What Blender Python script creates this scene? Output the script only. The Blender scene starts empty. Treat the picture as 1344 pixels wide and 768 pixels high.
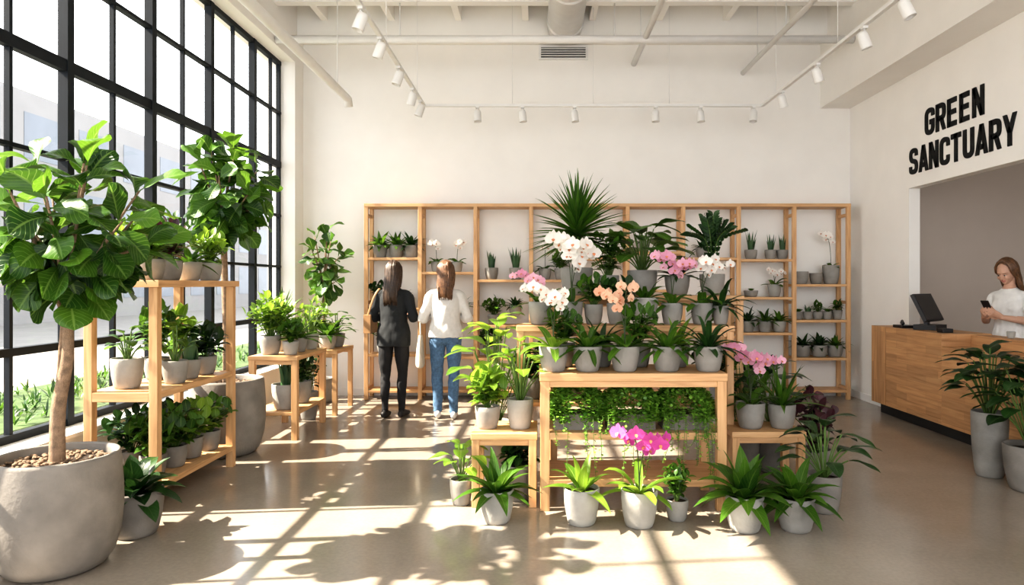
import bpy, bmesh, math, random
from mathutils import Vector, Matrix, Euler, kdtree, noise
R = random.Random(7)
V = Vector
pi = math.pi
scene = bpy.context.scene

# ------------------------------------------------------------------ materials
def newmat(name):
    m = bpy.data.materials.new(name); m.use_nodes = True
    nt = m.node_tree; nt.nodes.clear()
    out = nt.nodes.new('ShaderNodeOutputMaterial')
    b = nt.nodes.new('ShaderNodeBsdfPrincipled')
    nt.links.new(b.outputs[0], out.inputs[0])
    return m, nt, b, out

def N(nt, t, **kw):
    n = nt.nodes.new(t)
    for k, v in kw.items():
        setattr(n, k, v)
    return n

def ramp(nt, fac, stops):
    r = nt.nodes.new('ShaderNodeValToRGB')
    while len(r.color_ramp.elements) < len(stops): r.color_ramp.elements.new(.5)
    for e, (p, c) in zip(r.color_ramp.elements, stops):
        e.position = p; e.color = (*c, 1)
    nt.links.new(fac, r.inputs[0]); return r.outputs[0]

def mottled(name, c, amt=.12, scale=8, rough=.6, bump=.0, metal=0, detail=5, rough2=None, coord='Object', spec=.5):
    m, nt, b, out = newmat(name)
    tc = N(nt, 'ShaderNodeTexCoord')
    no = N(nt, 'ShaderNodeTexNoise'); no.inputs['Scale'].default_value = scale; no.inputs['Detail'].default_value = detail
    nt.links.new(tc.outputs[coord], no.inputs['Vector'])
    lo = tuple(x*(1-amt) for x in c); hi = tuple(min(1, x*(1+amt)) for x in c)
    col = ramp(nt, no.outputs['Fac'], [(.3, lo), (.7, hi)])
    nt.links.new(col, b.inputs['Base Color'])
    b.inputs['Roughness'].default_value = rough
    b.inputs['Metallic'].default_value = metal
    b.inputs['Specular IOR Level'].default_value = spec
    if bump:
        n2 = N(nt, 'ShaderNodeTexNoise'); n2.inputs['Scale'].default_value = scale*8; n2.inputs['Detail'].default_value = 4
        nt.links.new(tc.outputs[coord], n2.inputs['Vector'])
        bp = N(nt, 'ShaderNodeBump'); bp.inputs['Strength'].default_value = bump; bp.inputs['Distance'].default_value = .01
        nt.links.new(n2.outputs['Fac'], bp.inputs['Height']); nt.links.new(bp.outputs[0], b.inputs['Normal'])
    return m

def woodmat(name, c1, c2, c3, staves=False):
    m, nt, b, out = newmat(name)
    uv = N(nt, 'ShaderNodeUVMap'); uv.uv_map = 'UVMap'
    mp = N(nt, 'ShaderNodeMapping'); mp.inputs['Scale'].default_value = (1.6, 22, 1)
    nt.links.new(uv.outputs[0], mp.inputs[0])
    no = N(nt, 'ShaderNodeTexNoise'); no.inputs['Scale'].default_value = 1.5; no.inputs['Detail'].default_value = 7; no.inputs['Distortion'].default_value = .6
    nt.links.new(mp.outputs[0], no.inputs['Vector'])
    col = ramp(nt, no.outputs['Fac'], [(.28, c1), (.5, c2), (.75, c3)])
    if staves:
        br = N(nt, 'ShaderNodeTexBrick'); br.inputs['Scale'].default_value = 1
        br.inputs['Color1'].default_value = (.72, .72, .72, 1); br.inputs['Color2'].default_value = (1.12, 1.12, 1.12, 1)
        br.inputs['Mortar'].default_value = (.6, .55, .5, 1); br.inputs['Mortar Size'].default_value = .0015
        br.inputs['Brick Width'].default_value = .55; br.inputs['Row Height'].default_value = .075; br.offset = .37
        nt.links.new(uv.outputs[0], br.inputs['Vector'])
        mx = N(nt, 'ShaderNodeMix'); mx.data_type = 'RGBA'; mx.blend_type = 'MULTIPLY'; mx.inputs[0].default_value = .75
        nt.links.new(col, mx.inputs[6]); nt.links.new(br.outputs['Color'], mx.inputs[7]); col = mx.outputs[2]
    nt.links.new(col, b.inputs['Base Color'])
    b.inputs['Roughness'].default_value = .5
    bp = N(nt, 'ShaderNodeBump'); bp.inputs['Strength'].default_value = .15; bp.inputs['Distance'].default_value = .004
    nt.links.new(no.outputs['Fac'], bp.inputs['Height']); nt.links.new(bp.outputs[0], b.inputs['Normal'])
    return m

def leafmat(name, dark, light, rib, trans=.3, veins=0.5, rough=.38):
    m, nt, b, out = newmat(name)
    at = N(nt, 'ShaderNodeAttribute'); at.attribute_name = 'tint'
    tc = N(nt, 'ShaderNodeTexCoord')
    no = N(nt, 'ShaderNodeTexNoise'); no.inputs['Scale'].default_value = 14
    nt.links.new(tc.outputs['Object'], no.inputs['Vector'])
    ad = N(nt, 'ShaderNodeMath', operation='MULTIPLY_ADD'); ad.inputs[1].default_value = .5
    nt.links.new(no.outputs['Fac'], ad.inputs[0]); nt.links.new(at.outputs['Fac'], ad.inputs[2])
    col = ramp(nt, ad.outputs[0], [(.2, dark), (1.0, light)])
    uv = N(nt, 'ShaderNodeUVMap'); uv.uv_map = 'UVMap'
    sp = N(nt, 'ShaderNodeSeparateXYZ'); nt.links.new(uv.outputs[0], sp.inputs[0])
    s1 = N(nt, 'ShaderNodeMath', operation='SUBTRACT'); nt.links.new(sp.outputs[0], s1.inputs[0]); s1.inputs[1].default_value = .5
    a1 = N(nt, 'ShaderNodeMath', operation='ABSOLUTE'); nt.links.new(s1.outputs[0], a1.inputs[0])
    mid = N(nt, 'ShaderNodeMapRange'); mid.inputs[1].default_value = .015; mid.inputs[2].default_value = .05; mid.inputs[3].default_value = 1; mid.inputs[4].default_value = 0
    nt.links.new(a1.outputs[0], mid.inputs[0])
    m1 = N(nt, 'ShaderNodeMath', operation='MULTIPLY_ADD'); nt.links.new(a1.outputs[0], m1.inputs[0]); m1.inputs[1].default_value = -.55; nt.links.new(sp.outputs[1], m1.inputs[2])
    m2 = N(nt, 'ShaderNodeMath', operation='MULTIPLY'); nt.links.new(m1.outputs[0], m2.inputs[0]); m2.inputs[1].default_value = 56
    sn = N(nt, 'ShaderNodeMath', operation='SINE'); nt.links.new(m2.outputs[0], sn.inputs[0])
    vr = N(nt, 'ShaderNodeMapRange'); vr.inputs[1].default_value = .86; vr.inputs[2].default_value = 1; vr.inputs[4].default_value = veins
    nt.links.new(sn.outputs[0], vr.inputs[0])
    mxm = N(nt, 'ShaderNodeMath', operation='MAXIMUM'); nt.links.new(mid.outputs[0], mxm.inputs[0]); nt.links.new(vr.outputs[0], mxm.inputs[1])
    ms = N(nt, 'ShaderNodeMath', operation='MULTIPLY'); nt.links.new(mxm.outputs[0], ms.inputs[0]); ms.inputs[1].default_value = .5
    mx = N(nt, 'ShaderNodeMix'); mx.data_type = 'RGBA'
    nt.links.new(ms.outputs[0], mx.inputs[0]); nt.links.new(col, mx.inputs[6]); mx.inputs[7].default_value = (*rib, 1)
    nt.links.new(mx.outputs[2], b.inputs['Base Color'])
    b.inputs['Roughness'].default_value = rough; b.inputs['Specular IOR Level'].default_value = .4
    bp = N(nt, 'ShaderNodeBump'); bp.inputs['Strength'].default_value = .3; bp.inputs['Distance'].default_value = .004; bp.invert = True
    nt.links.new(mxm.outputs[0], bp.inputs['Height']); nt.links.new(bp.outputs[0], b.inputs['Normal'])
    tr = N(nt, 'ShaderNodeBsdfTranslucent')
    hs = N(nt, 'ShaderNodeHueSaturation'); hs.inputs['Value'].default_value = 1.7; hs.inputs['Hue'].default_value = .482
    nt.links.new(mx.outputs[2], hs.inputs['Color']); nt.links.new(hs.outputs[0], tr.inputs[0])
    sh = N(nt, 'ShaderNodeMixShader'); sh.inputs[0].default_value = trans
    nt.links.new(b.outputs[0], sh.inputs[1]); nt.links.new(tr.outputs[0], sh.inputs[2]); nt.links.new(sh.outputs[0], out.inputs[0])
    return m

M = {}
M['wall'] = mottled('wall_paint', (.83, .805, .765), .02, 3, .75, .03)
M['ceil'] = mottled('ceiling_paint', (.85, .83, .79), .02, 3, .8)
M['greige'] = mottled('greige_paint', (.50, .43, .37), .03, 3, .8)
M['trim'] = mottled('trim_paint', (.84, .82, .79), .02, 5, .5)
M['wood'] = woodmat('pale_oak', (.44, .235, .10), (.60, .35, .165), (.68, .43, .22))
M['stave'] = woodmat('oak_staves', (.38, .19, .078), (.52, .28, .125), (.60, .35, .17), True)
M['black'] = mottled('black_steel', (.006, .009, .013), .15, 8, .6, spec=.25)
M['dark'] = mottled('dark_plinth', (.010, .009, .009), .1, 8, .6)
M['pot'] = mottled('concrete_pot_paint', (.26, .245, .222), .2, 7, .75, .25)
M['pot2'] = mottled('warm_concrete', (.21, .19, .167), .22, 6, .75, .25)
M['pot3'] = mottled('pale_concrete', (.34, .325, .295), .16, 7, .75, .25)
M['soil'] = mottled('soil', (.055, .035, .022), .5, 60, .95, .8)
M['bark'] = mottled('bark', (.27, .18, .115), .35, 30, .9, .8)
M['stem'] = mottled('green_stem', (.09, .16, .03), .2, 20, .6)
M['stick'] = mottled('flower_stem', (.04, .06, .018), .2, 20, .6)
M['L_mid'] = leafmat('leaf_mid_green', (.012, .048, .006), (.070, .175, .016), (.18, .30, .06))
M['L_dark'] = leafmat('leaf_dark_green', (.005, .022, .005), (.022, .070, .012), (.06, .12, .035), .15)
M['L_light'] = leafmat('leaf_light_green', (.060, .15, .012), (.22, .37, .040), (.38, .50, .13), .35)
M['L_fid'] = leafmat('leaf_fiddle', (.009, .043, .005), (.075, .185, .016), (.22, .36, .08), .3, .8, .36)
M['L_pearl'] = leafmat('leaf_trailing', (.06, .17, .02), (.24, .44, .06), (.2, .4, .1), .25, 0)
M['L_snake'] = leafmat('leaf_snake', (.02, .06, .025), (.08, .16, .065), (.07, .15, .05), .1, .8)
M['L_purple'] = leafmat('leaf_purple', (.02, .007, .010), (.07, .018, .025), (.09, .03, .04), .15)
M['F_white'] = leafmat('petal_white', (.70, .67, .63), (.84, .82, .78), (.78, .72, .62), .3, .1, .6)
M['F_pink'] = leafmat('petal_pink', (.58, .22, .35), (.78, .48, .58), (.56, .13, .30), .3, .4, .6)
M['F_mag'] = leafmat('petal_magenta', (.50, .04, .28), (.70, .14, .46), (.42, .02, .22), .3, .4, .6)
M['F_peach'] = leafmat('petal_peach', (.68, .36, .22), (.82, .60, .43), (.68, .28, .17), .3, .4, .6)
M['F_lip'] = mottled('orchid_lip', (.60, .22, .10), .3, 30, .6)
M['skin'] = mottled('skin', (.50, .29, .20), .05, 12, .5)
M['lip'] = mottled('lips', (.42, .15, .12), .05, 12, .45)
M['hair1'] = mottled('dark_brown_hair', (.045, .024, .013), .5, 40, .4)
M['hair2'] = mottled('light_brown_hair', (.135, .065, .03), .5, 40, .4)
M['jacket'] = mottled('charcoal_jacket', (.010, .012, .014), .2, 20, .85, .3)
M['legging'] = mottled('black_leggings', (.007, .007, .009), .2, 20, .8)
M['sweater'] = mottled('white_sweater', (.70, .68, .65), .05, 30, .9, .4)
M['denim'] = mottled('blue_denim', (.085, .165, .28), .3, 40, .85, .3)
M['shoeb'] = mottled('black_shoe', (.012, .011, .011), .2, 10, .6)
M['shoew'] = mottled('white_shoe', (.66, .64, .62), .05, 10, .6)
M['tan'] = mottled('tan_leather', (.36, .20, .09), .15, 15, .5)
M['tote'] = mottled('canvas_tote', (.58, .51, .41), .08, 30, .9, .3)
M['plastic'] = mottled('black_plastic', (.010, .010, .012), .1, 10, .4)
M['screen'] = mottled('screen_glass', (.012, .013, .016), .1, 3, .25)
M['eye'] = mottled('eye_dark', (.03, .015, .01), .1, 10, .2)
M['eyew'] = mottled('eye_white', (.6, .58, .55), .02, 10, .3)
M['fix'] = mottled('white_metal', (.74, .73, .71), .03, 8, .45)
M['grille'] = mottled('vent_shadow', (.05, .05, .05), .1, 8, .6)
M['sign'] = mottled('sign_black', (.010, .010, .010), .1, 8, .7, spec=.2)
M['pave'] = mottled('pavement', (.20, .192, .18), .1, 2, .85)
M['grass'] = mottled('grass', (.05, .085, .02), .4, 6, .95, .8)
M['bldg'] = mottled('pale_stucco', (.25, .243, .24), .05, 1, .8)
M['bwin'] = mottled('building_glass', (.15, .17, .20), .1, 1, .3)

def floormat():
    m, nt, b, out = newmat('polished_concrete')
    tc = N(nt, 'ShaderNodeTexCoord')
    n1 = N(nt, 'ShaderNodeTexNoise'); n1.inputs['Scale'].default_value = .9; n1.inputs['Detail'].default_value = 8; n1.inputs['Roughness'].default_value = .6
    n2 = N(nt, 'ShaderNodeTexNoise'); n2.inputs['Scale'].default_value = 45; n2.inputs['Detail'].default_value = 4
    for n in (n1, n2): nt.links.new(tc.outputs['Object'], n.inputs['Vector'])
    c1 = ramp(nt, n1.outputs['Fac'], [(.3, (.265, .222, .178)), (.5, (.305, .26, .213)), (.72, (.345, .30, .25))])
    c2 = ramp(nt, n2.outputs['Fac'], [(.3, (.93, .93, .93)), (.7, (1.05, 1.05, 1.05))])
    mx = N(nt, 'ShaderNodeMix'); mx.data_type = 'RGBA'; mx.blend_type = 'MULTIPLY'; mx.inputs[0].default_value = 1
    nt.links.new(c1, mx.inputs[6]); nt.links.new(c2, mx.inputs[7]); nt.links.new(mx.outputs[2], b.inputs['Base Color'])
    mr = N(nt, 'ShaderNodeMapRange'); mr.inputs[1].default_value = .3; mr.inputs[2].default_value = .7; mr.inputs[3].default_value = .11; mr.inputs[4].default_value = .24
    nt.links.new(n1.outputs['Fac'], mr.inputs[0]); nt.links.new(mr.outputs[0], b.inputs['Roughness'])
    return m
M['floor'] = floormat()

def glassmat():
    m, nt, b, out = newmat('window_glass'); nt.nodes.remove(b)
    t = N(nt, 'ShaderNodeBsdfTransparent'); g = N(nt, 'ShaderNodeBsdfGlossy'); g.inputs['Roughness'].default_value = .02
    s = N(nt, 'ShaderNodeMixShader'); s.inputs[0].default_value = .03
    nt.links.new(t.outputs[0], s.inputs[1]); nt.links.new(g.outputs[0], s.inputs[2]); nt.links.new(s.outputs[0], out.inputs[0])
    return m
M['glass'] = glassmat()

def brickmat():
    m, nt, b, out = newmat('pale_brick')
    uv = N(nt, 'ShaderNodeUVMap'); uv.uv_map = 'UVMap'
    br = N(nt, 'ShaderNodeTexBrick'); br.inputs['Scale'].default_value = 1
    br.inputs['Color1'].default_value = (.20, .15, .12, 1); br.inputs['Color2'].default_value = (.25, .20, .16, 1); br.inputs['Mortar'].default_value = (.3, .27, .24, 1)
    br.inputs['Brick Width'].default_value = .21; br.inputs['Row Height'].default_value = .075; br.inputs['Mortar Size'].default_value = .008
    nt.links.new(uv.outputs[0], br.inputs['Vector']); nt.links.new(br.outputs[0], b.inputs['Base Color']); b.inputs['Roughness'].default_value = .9
    return m
M['brick'] = brickmat()

# ------------------------------------------------------------------ mesh builder
class MB:
    def __init__(s): s.v = []; s.f = []; s.mi = []; s.sm = []; s.uv = []; s.t = []; s.mats = []; s.vm = []
    def mid(s, mat):
        if mat not in s.mats: s.mats.append(mat)
        return s.mats.index(mat)
    def add(s, vs, fs, mat, uvs=None, tint=.5, smooth=True, faceuv=None):
        o = len(s.v); i = s.mid(mat)
        s.v += [tuple(p) for p in vs]; s.t += [tint]*len(vs); s.vm += [i]*len(vs)
        for k, f in enumerate(fs):
            s.f.append([o+a for a in f]); s.mi.append(i); s.sm.append(smooth)
            if faceuv: s.uv.append(faceuv[k])
            elif uvs: s.uv.append([uvs[a] for a in f])
            else: s.uv.append([(0, 0)]*len(f))
    def mesh(s, name):
        me = bpy.data.meshes.new(name); me.from_pydata(s.v, [], s.f)
        for m in s.mats: me.materials.append(M[m])
        me.polygons.foreach_set('material_index', s.mi); me.polygons.foreach_set('use_smooth', s.sm)
        l = me.uv_layers.new(name='UVMap')
        flat = [c for f in s.uv for u in f for c in u]; l.data.foreach_set('uv', flat)
        a = me.attributes.new('tint', 'FLOAT', 'POINT'); a.data.foreach_set('value', s.t)
        me.update(); return me
    def build(s, name, parent=None, bevel=0):
        if name.startswith('potted') or name.startswith('fiddle'):
            s.v = [(max(x, -3.19), min(y, 8.885), max(z, .0)) for x, y, z in s.v]
        ob = bpy.data.objects.new(name, s.mesh(name)); scene.collection.objects.link(ob)
        if parent: ob.parent = parent
        if bevel:
            b = ob.modifiers.new('bevel', 'BEVEL'); b.width = bevel; b.segments = 2; b.limit_method = 'ANGLE'
        return ob

def box(mb, x0, x1, y0, y1, z0, z1, mat):
    vs = [(x, y, z) for x in (x0, x1) for y in (y0, y1) for z in (z0, z1)]
    fs = [(0, 1, 3, 2), (4, 6, 7, 5), (0, 4, 5, 1), (2, 3, 7, 6), (0, 2, 6, 4), (1, 5, 7, 3)]
    d = (x1-x0, y1-y0, z1-z0); L = d.index(max(d)); off = (R.random()*20, R.random()*20)
    fuv = []
    for f in fs:
        p = [vs[a] for a in f]
        ax = [k for k in range(3) if max(q[k] for q in p)-min(q[k] for q in p) > 1e-9]
        if len(ax) < 2: ax = [0, 1]
        a, b = (ax[0], ax[1]) if ax[0] == L or ax[1] != L else (ax[1], ax[0])
        fuv.append([(q[a]+off[0], q[b]+off[1]) for q in p])
    mb.add(vs, fs, mat, smooth=False, faceuv=fuv)

def cat(pts, k=4):
    out = []; n = len(pts)
    for i in range(n-1):
        p0 = pts[max(i-1, 0)]; p1 = pts[i]; p2 = pts[i+1]; p3 = pts[min(i+2, n-1)]
        for j in range(k):
            t = j/k
            out.append(tuple(.5*((2*b)+(-a+c)*t+(2*a-5*b+4*c-d)*t*t+(-a+3*b-3*c+d)*t**3) for a, b, c, d in zip(p0, p1, p2, p3)))
    out.append(tuple(pts[-1])); return out

def sweep(mb, pts, rad, mat, n=8, hint=None, rnd=False, res=0, tint=.5):
    rad = [(r, r) if not isinstance(r, tuple) else r for r in rad]
    if res:
        q = cat([(*p, *r) for p, r in zip(pts, rad)], res)
        pts = [V(a[:3]) for a in q]; rad = [(a[3], a[4]) for a in q]
    pts = [V(p) for p in pts]
    if rnd:
        for e in (0, -1):
            a = pts[e]; b = pts[1] if e == 0 else pts[-2]; d = (a-b).normalized(); r = rad[e]; m = min(r)
            ex = [(a+d*m*.55, (r[0]*.82, r[1]*.82)), (a+d*m*.9, (r[0]*.42, r[1]*.42))]
            if e == 0:
                pts = [ex[1][0], ex[0][0]]+pts; rad = [ex[1][1], ex[0][1]]+rad
            else:
                pts += [ex[0][0], ex[1][0]]; rad += [ex[0][1], ex[1][1]]
    T = []
    for i in range(len(pts)):
        T.append((pts[min(i+1, len(pts)-1)]-pts[max(i-1, 0)]).normalized())
    u = V(hint) if hint else (V((1, 0, 0)) if abs(T[0].z) > .8 else V((0, 0, 1)))
    vs = []; uv = []
    for i, (p, r, t) in enumerate(zip(pts, rad, T)):
        u = (u-t*u.dot(t)); u = u.normalized() if u.length > 1e-6 else t.orthogonal().normalized()
        w = t.cross(u)
        for k in range(n):
            a = 2*pi*k/n
            vs.append(p+u*(r[0]*math.cos(a))+w*(r[1]*math.sin(a))); uv.append((.2, i/len(pts)))
    fs = []
    for i in range(len(pts)-1):
        for k in range(n):
            k2 = (k+1) % n
            fs.append((i*n+k, i*n+k2, (i+1)*n+k2, (i+1)*n+k))
    fs.append(tuple(range(n-1, -1, -1))); fs.append(tuple((len(pts)-1)*n+k for k in range(n)))
    mb.add(vs, fs, mat, uv, tint)

def ellipsoid(mb, c, r, mat, nu=16, nv=10, mtx=None):
    c = V(c); vs = []; fs = []
    vs.append(V((0, 0, -r[2])))
    for j in range(1, nv):
        th = -pi/2+pi*j/nv
        for i in range(nu):
            a = 2*pi*i/nu
            vs.append(V((r[0]*math.cos(th)*math.cos(a), r[1]*math.cos(th)*math.sin(a), r[2]*math.sin(th))))
    vs.append(V((0, 0, r[2])))
    for i in range(nu):
        i2 = (i+1) % nu
        fs.append((0, 1+i2, 1+i))
        for j in range(nv-2):
            fs.append((1+j*nu+i, 1+j*nu+i2, 1+(j+1)*nu+i2, 1+(j+1)*nu+i))
        fs.append((1+(nv-2)*nu+i, 1+(nv-2)*nu+i2, len(vs)-1))
    if mtx: vs = [mtx @ (v+c) for v in vs]
    else: vs = [v+c for v in vs]
    mb.add(vs, fs, mat)

def lathe(mb, c, prof, mat, n=28, mtx=None):
    vs = []; fs = []
    for r, z in prof:
        for k in range(n):
            a = 2*pi*k/n; vs.append(V((r*math.cos(a), r*math.sin(a), z)))
    for i in range(len(prof)-1):
        for k in range(n):
            k2 = (k+1) % n; fs.append((i*n+k, i*n+k2, (i+1)*n+k2, (i+1)*n+k))
    fs.append(tuple(range(n-1, -1, -1)))
    if mtx: vs = [mtx @ v for v in vs]
    vs = [v+V(c) for v in vs]
    mb.add(vs, fs, mat)

# ------------------------------------------------------------------ plants
PROF = {
    'oval': lambda t: math.sin(pi*min(1, t)**.9)**.8,
    'obov': lambda t: (.10 if t < .1 else max(0, math.sin(pi*(((t-.08)/.92)**1.45)))**.7*(1-.22*math.exp(-((t-.42)/.12)**2))),
    'lance': lambda t: max(0, math.sin(pi*t**.62))**.9,
    'strap': lambda t: min(1, .45+2.2*t)*max(0, 1-t**5)**.6,
    'sword': lambda t: min(1, .7+t)*max(0, 1-t**2.2),
    'round': lambda t: max(0, 1-(2*t-1)**2)**.5,
}
def leaf(mb, p, d, L, W, mat, prof='oval', droop=.4, fold=.15, wave=0, n=6, up=None, tint=None):
    d = V(d).normalized(); p = V(p)
    up = V(up) if up else V((0, 0, 1))
    side = d.cross(up)
    if side.length < .05: side = d.cross(V((R.uniform(-1, 1), R.uniform(-1, 1), .1)))
    side.normalize()
    if tint is None: tint = R.uniform(0, 1)*.75
    f = PROF[prof]; vs = []; uv = []; fs = []; ph = R.random()*6
    c = p.copy(); wide = wave > 0
    cols = [-1, -.75, -.4, 0, .4, .75, 1] if wide else [-1, 0, 1]
    nc = len(cols)
    for i in range(n+1):
        t = i/n
        dt = (d+V((0, 0, -1))*droop*t*1.6).normalized()
        if i: c = c+dt*(L/n)
        nr = side.cross(dt).normalized()
        w = max(.012, f(t))*W*.5
        for cc in cols:
            a = abs(cc)
            h = (a if not wide else a-.45*a*a)*fold*w*2
            if wide: h += wave*w*math.sin(t*8+ph+cc*2)*a*a
            vs.append(c+side*(cc*w)+nr*h); uv.append((.5+.5*cc, t))
    for i in range(n):
        for k in range(nc-1):
            a = i*nc+k; fs.append((a, a+1, a+nc+1, a+nc))
    mb.add(vs, fs, mat, uv, tint)

def pot(mb, x, y, z, r, h, mat='pot', n=28, soil='soil'):
    b = r*.76; w = max(.008, r*.09)
    prof = [(b*.6, 0), (b*.88, 0), (b*.97, h*.03), (b*1.06, h*.12), (r*.93, h*.45), (r*.985, h*.75), (r, h*.97), (r-.004, h), (r-w+.003, h), (r-w, h*.985), (r-w, h*.86)]
    lathe(mb, (x, y, z), prof, mat, n)
    vs = [V((x, y, z+h*.89))]+[V((x+(r-w)*math.cos(2*pi*k/n), y+(r-w)*math.sin(2*pi*k/n), z+h*.87)) for k in range(n)]
    mb.add(vs, [(0, 1+k, 1+(k+1) % n) for k in range(n)], soil)
    return V((x, y, z+h*.88))

def bulgepot(mb, x, y, z, r, h, mat='pot2', n=48):
    prof = [(r*.5, 0), (r*.66, .0), (r*.76, h*.03), (r*.87, h*.11), (r*.96, h*.28), (r, h*.5), (r*.995, h*.7), (r*.97, h*.88), (r*.955, h*.97), (r*.94, h), (r*.89, h), (r*.87, h*.985), (r*.87, h*.9)]
    lathe(mb, (x, y, z), prof, mat, n)
    q = r*.87
    vs = [V((x, y, z+h*.93))]+[V((x+q*math.cos(2*pi*k/n), y+q*math.sin(2*pi*k/n), z+h*.91)) for k in range(n)]
    mb.add(vs, [(0, 1+k, 1+(k+1) % n) for k in range(n)], 'soil')
    for k in range(260):
        a = R.random()*2*pi; rr = q*.96*math.sqrt(R.random()); s = R.uniform(.008, .018)
        ellipsoid(mb, (x+rr*math.cos(a), y+rr*math.sin(a), z+h*.92+.006), (s, s*.8, s*.6), 'bark', 6, 4)
    return V((x, y, z+h*.92))

def sph(az, el): return V((math.cos(az)*math.cos(el), math.sin(az)*math.cos(el), math.sin(el)))

def flower(mb, p, n, s, mat):
    n = V(n).normalized(); side = n.cross(V((0, 0, 1))).normalized(); u = side.cross(n)
    tt = R.uniform(.1, .9)
    for a, l, w in ((0, 1.15, 1.3), (180, 1.15, 1.3), (90, 1.1, .8), (215, 1.0, .75), (325, 1.0, .75)):
        a = math.radians(a); d = side*math.cos(a)+u*math.sin(a)
        leaf(mb, p, d+n*.15, s*l, s*w, mat, 'oval', 0, .08, n=4, up=n, tint=tt)
    leaf(mb, p+n*.004, -u*.6+n*.8, s*.6, s*.45, 'F_lip', 'oval', .2, .2, n=3, up=n)

def orchid_stem(mb, b, az, H, nf, mat, s=.042, reach=.16):
    d = V((math.cos(az), math.sin(az), 0)); pts = []
    for i in range(13):
        t = i/12
        pts.append(b+d*(reach*t**2.2*1.3)+V((0, 0, H*(math.sin(min(t, 1)*1.75)/1.0))))
    sweep(mb, pts, [.0035]*13, 'stick', 5)
    sd = d.cross(V((0, 0, 1)))
    for k in range(nf):
        t = .48+.52*k/max(1, nf-1); i = t*12; i0 = min(11, int(i)); p = pts[i0].lerp(pts[i0+1], i-i0)
        sg = 1 if k % 2 else -1
        nrm = V((R.uniform(-.5, .3), -1, R.uniform(-.2, .2)))*.8+sd*sg*.5+d*.3
        q = p+sd*sg*s*R.uniform(.65, 1.0)+V((0, -.012, R.uniform(-.02, .012)))
        sweep(mb, [p, q], [.002, .002], 'stick', 4)
        flower(mb, q, nrm, s*R.uniform(.8, 1.1), mat)

def strapleaves(mb, b, n, L, W, mat, el=(15, 65), prof='strap', droop=.6, rr=.02):
    a0 = R.random()*6
    for k in range(n):
        az = a0+k*2.4+R.uniform(-.2, .2); e = math.radians(el[1]+(el[0]-el[1])*k/max(1, n-1)+R.uniform(-6, 6))
        leaf(mb, b+V((math.cos(az)*rr, math.sin(az)*rr, 0)), sph(az, e), L*R.uniform(.75, 1.1), W*R.uniform(.85, 1.1), mat, prof, droop*R.uniform(.7, 1.2), .18, n=7)

def bush(mb, b, H, Rr, mat, stems=12, m=7, ll=.09, lw=.055, prof='oval', stem='stem', droop=.4):
    for k in range(stems):
        az = k*2.4+R.uniform(-.3, .3); sp = math.sqrt((k+.5)/stems)*Rr
        h = H*R.uniform(.7, 1.0)*(1-.35*(sp/Rr)**2) if Rr else H
        e = b+V((math.cos(az)*sp, math.sin(az)*sp, h)); c = b.lerp(e, .5)+V((0, 0, h*.15))
        pts = [V(q) for q in cat([tuple(b+V((math.cos(az), math.sin(az), 0))*sp*.12), tuple(c), tuple(e)], 4)]
        sweep(mb, pts, [.004*(1-.5*i/len(pts)) for i in range(len(pts))], stem, 5)
        for j in range(m):
            t = .25+.75*j/(m-1); i = t*(len(pts)-1); i0 = min(len(pts)-2, int(i)); p = pts[i0].lerp(pts[i0+1], i-i0)
            la = az+j*2.4+R.uniform(-.4, .4)
            leaf(mb, p, sph(la, math.radians(R.uniform(0, 50) if j < m-1 else 75)), ll*R.uniform(.7, 1.15), lw*R.uniform(.8, 1.1), mat, prof, droop, .15, n=5)

def bigleaf(mb, b, n, H, ll, lw, mat, prof='oval', spread=.6, wave=.12, droop=.5):
    for k in range(n):
        az = k*2.4+R.uniform(-.3, .3); f = (k+.5)/n
        e = math.radians(88-spread*75*f+R.uniform(-5, 5)); h = H*(1-.45*f)*R.uniform(.85, 1.05)
        p0 = b+V((math.cos(az), math.sin(az), 0))*.012; p2 = b+sph(az, e)*h; p1 = p0.lerp(p2, .5)+V((0, 0, h*.1))
        pts = [V(q) for q in cat([tuple(p0), tuple(p1), tuple(p2)], 3)]
        sweep(mb, pts, [.0045]*len(pts), 'stem', 5)
        leaf(mb, p2, sph(az, math.radians(R.uniform(5, 55)*(1-f*.6))), ll*R.uniform(.8, 1.1), lw*R.uniform(.8, 1.1), mat, prof, droop, .12, wave, n=8)

def snake(mb, b, n, H, W, mat='L_snake'):
    for k in range(n):
        az = k*2.4; rr = .012+.01*k**.5
        leaf(mb, b+V((math.cos(az)*rr, math.sin(az)*rr, 0)), sph(az, math.radians(R.uniform(74, 88))), H*R.uniform(.6, 1), W, mat, 'sword', -.02, .25, n=8)

def spiky(mb, b, trunk, L, n=90, mat='L_mid', W=.032):
    if trunk > 0: sweep(mb, [b, b+V((.01, 0, trunk*.5)), b+V((0, 0, trunk))], [.022, .018, .016], 'bark', 8)
    c = b+V((0, 0, trunk))
    for k in range(n):
        f = k/n; el = math.radians(88-105*f+R.uniform(-8, 8)); az = k*2.4
        leaf(mb, c+V((0, 0, -.12*f)), sph(az, el), L*R.uniform(.75, 1.08), W, mat, 'sword', .22, .3, n=6)

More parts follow.
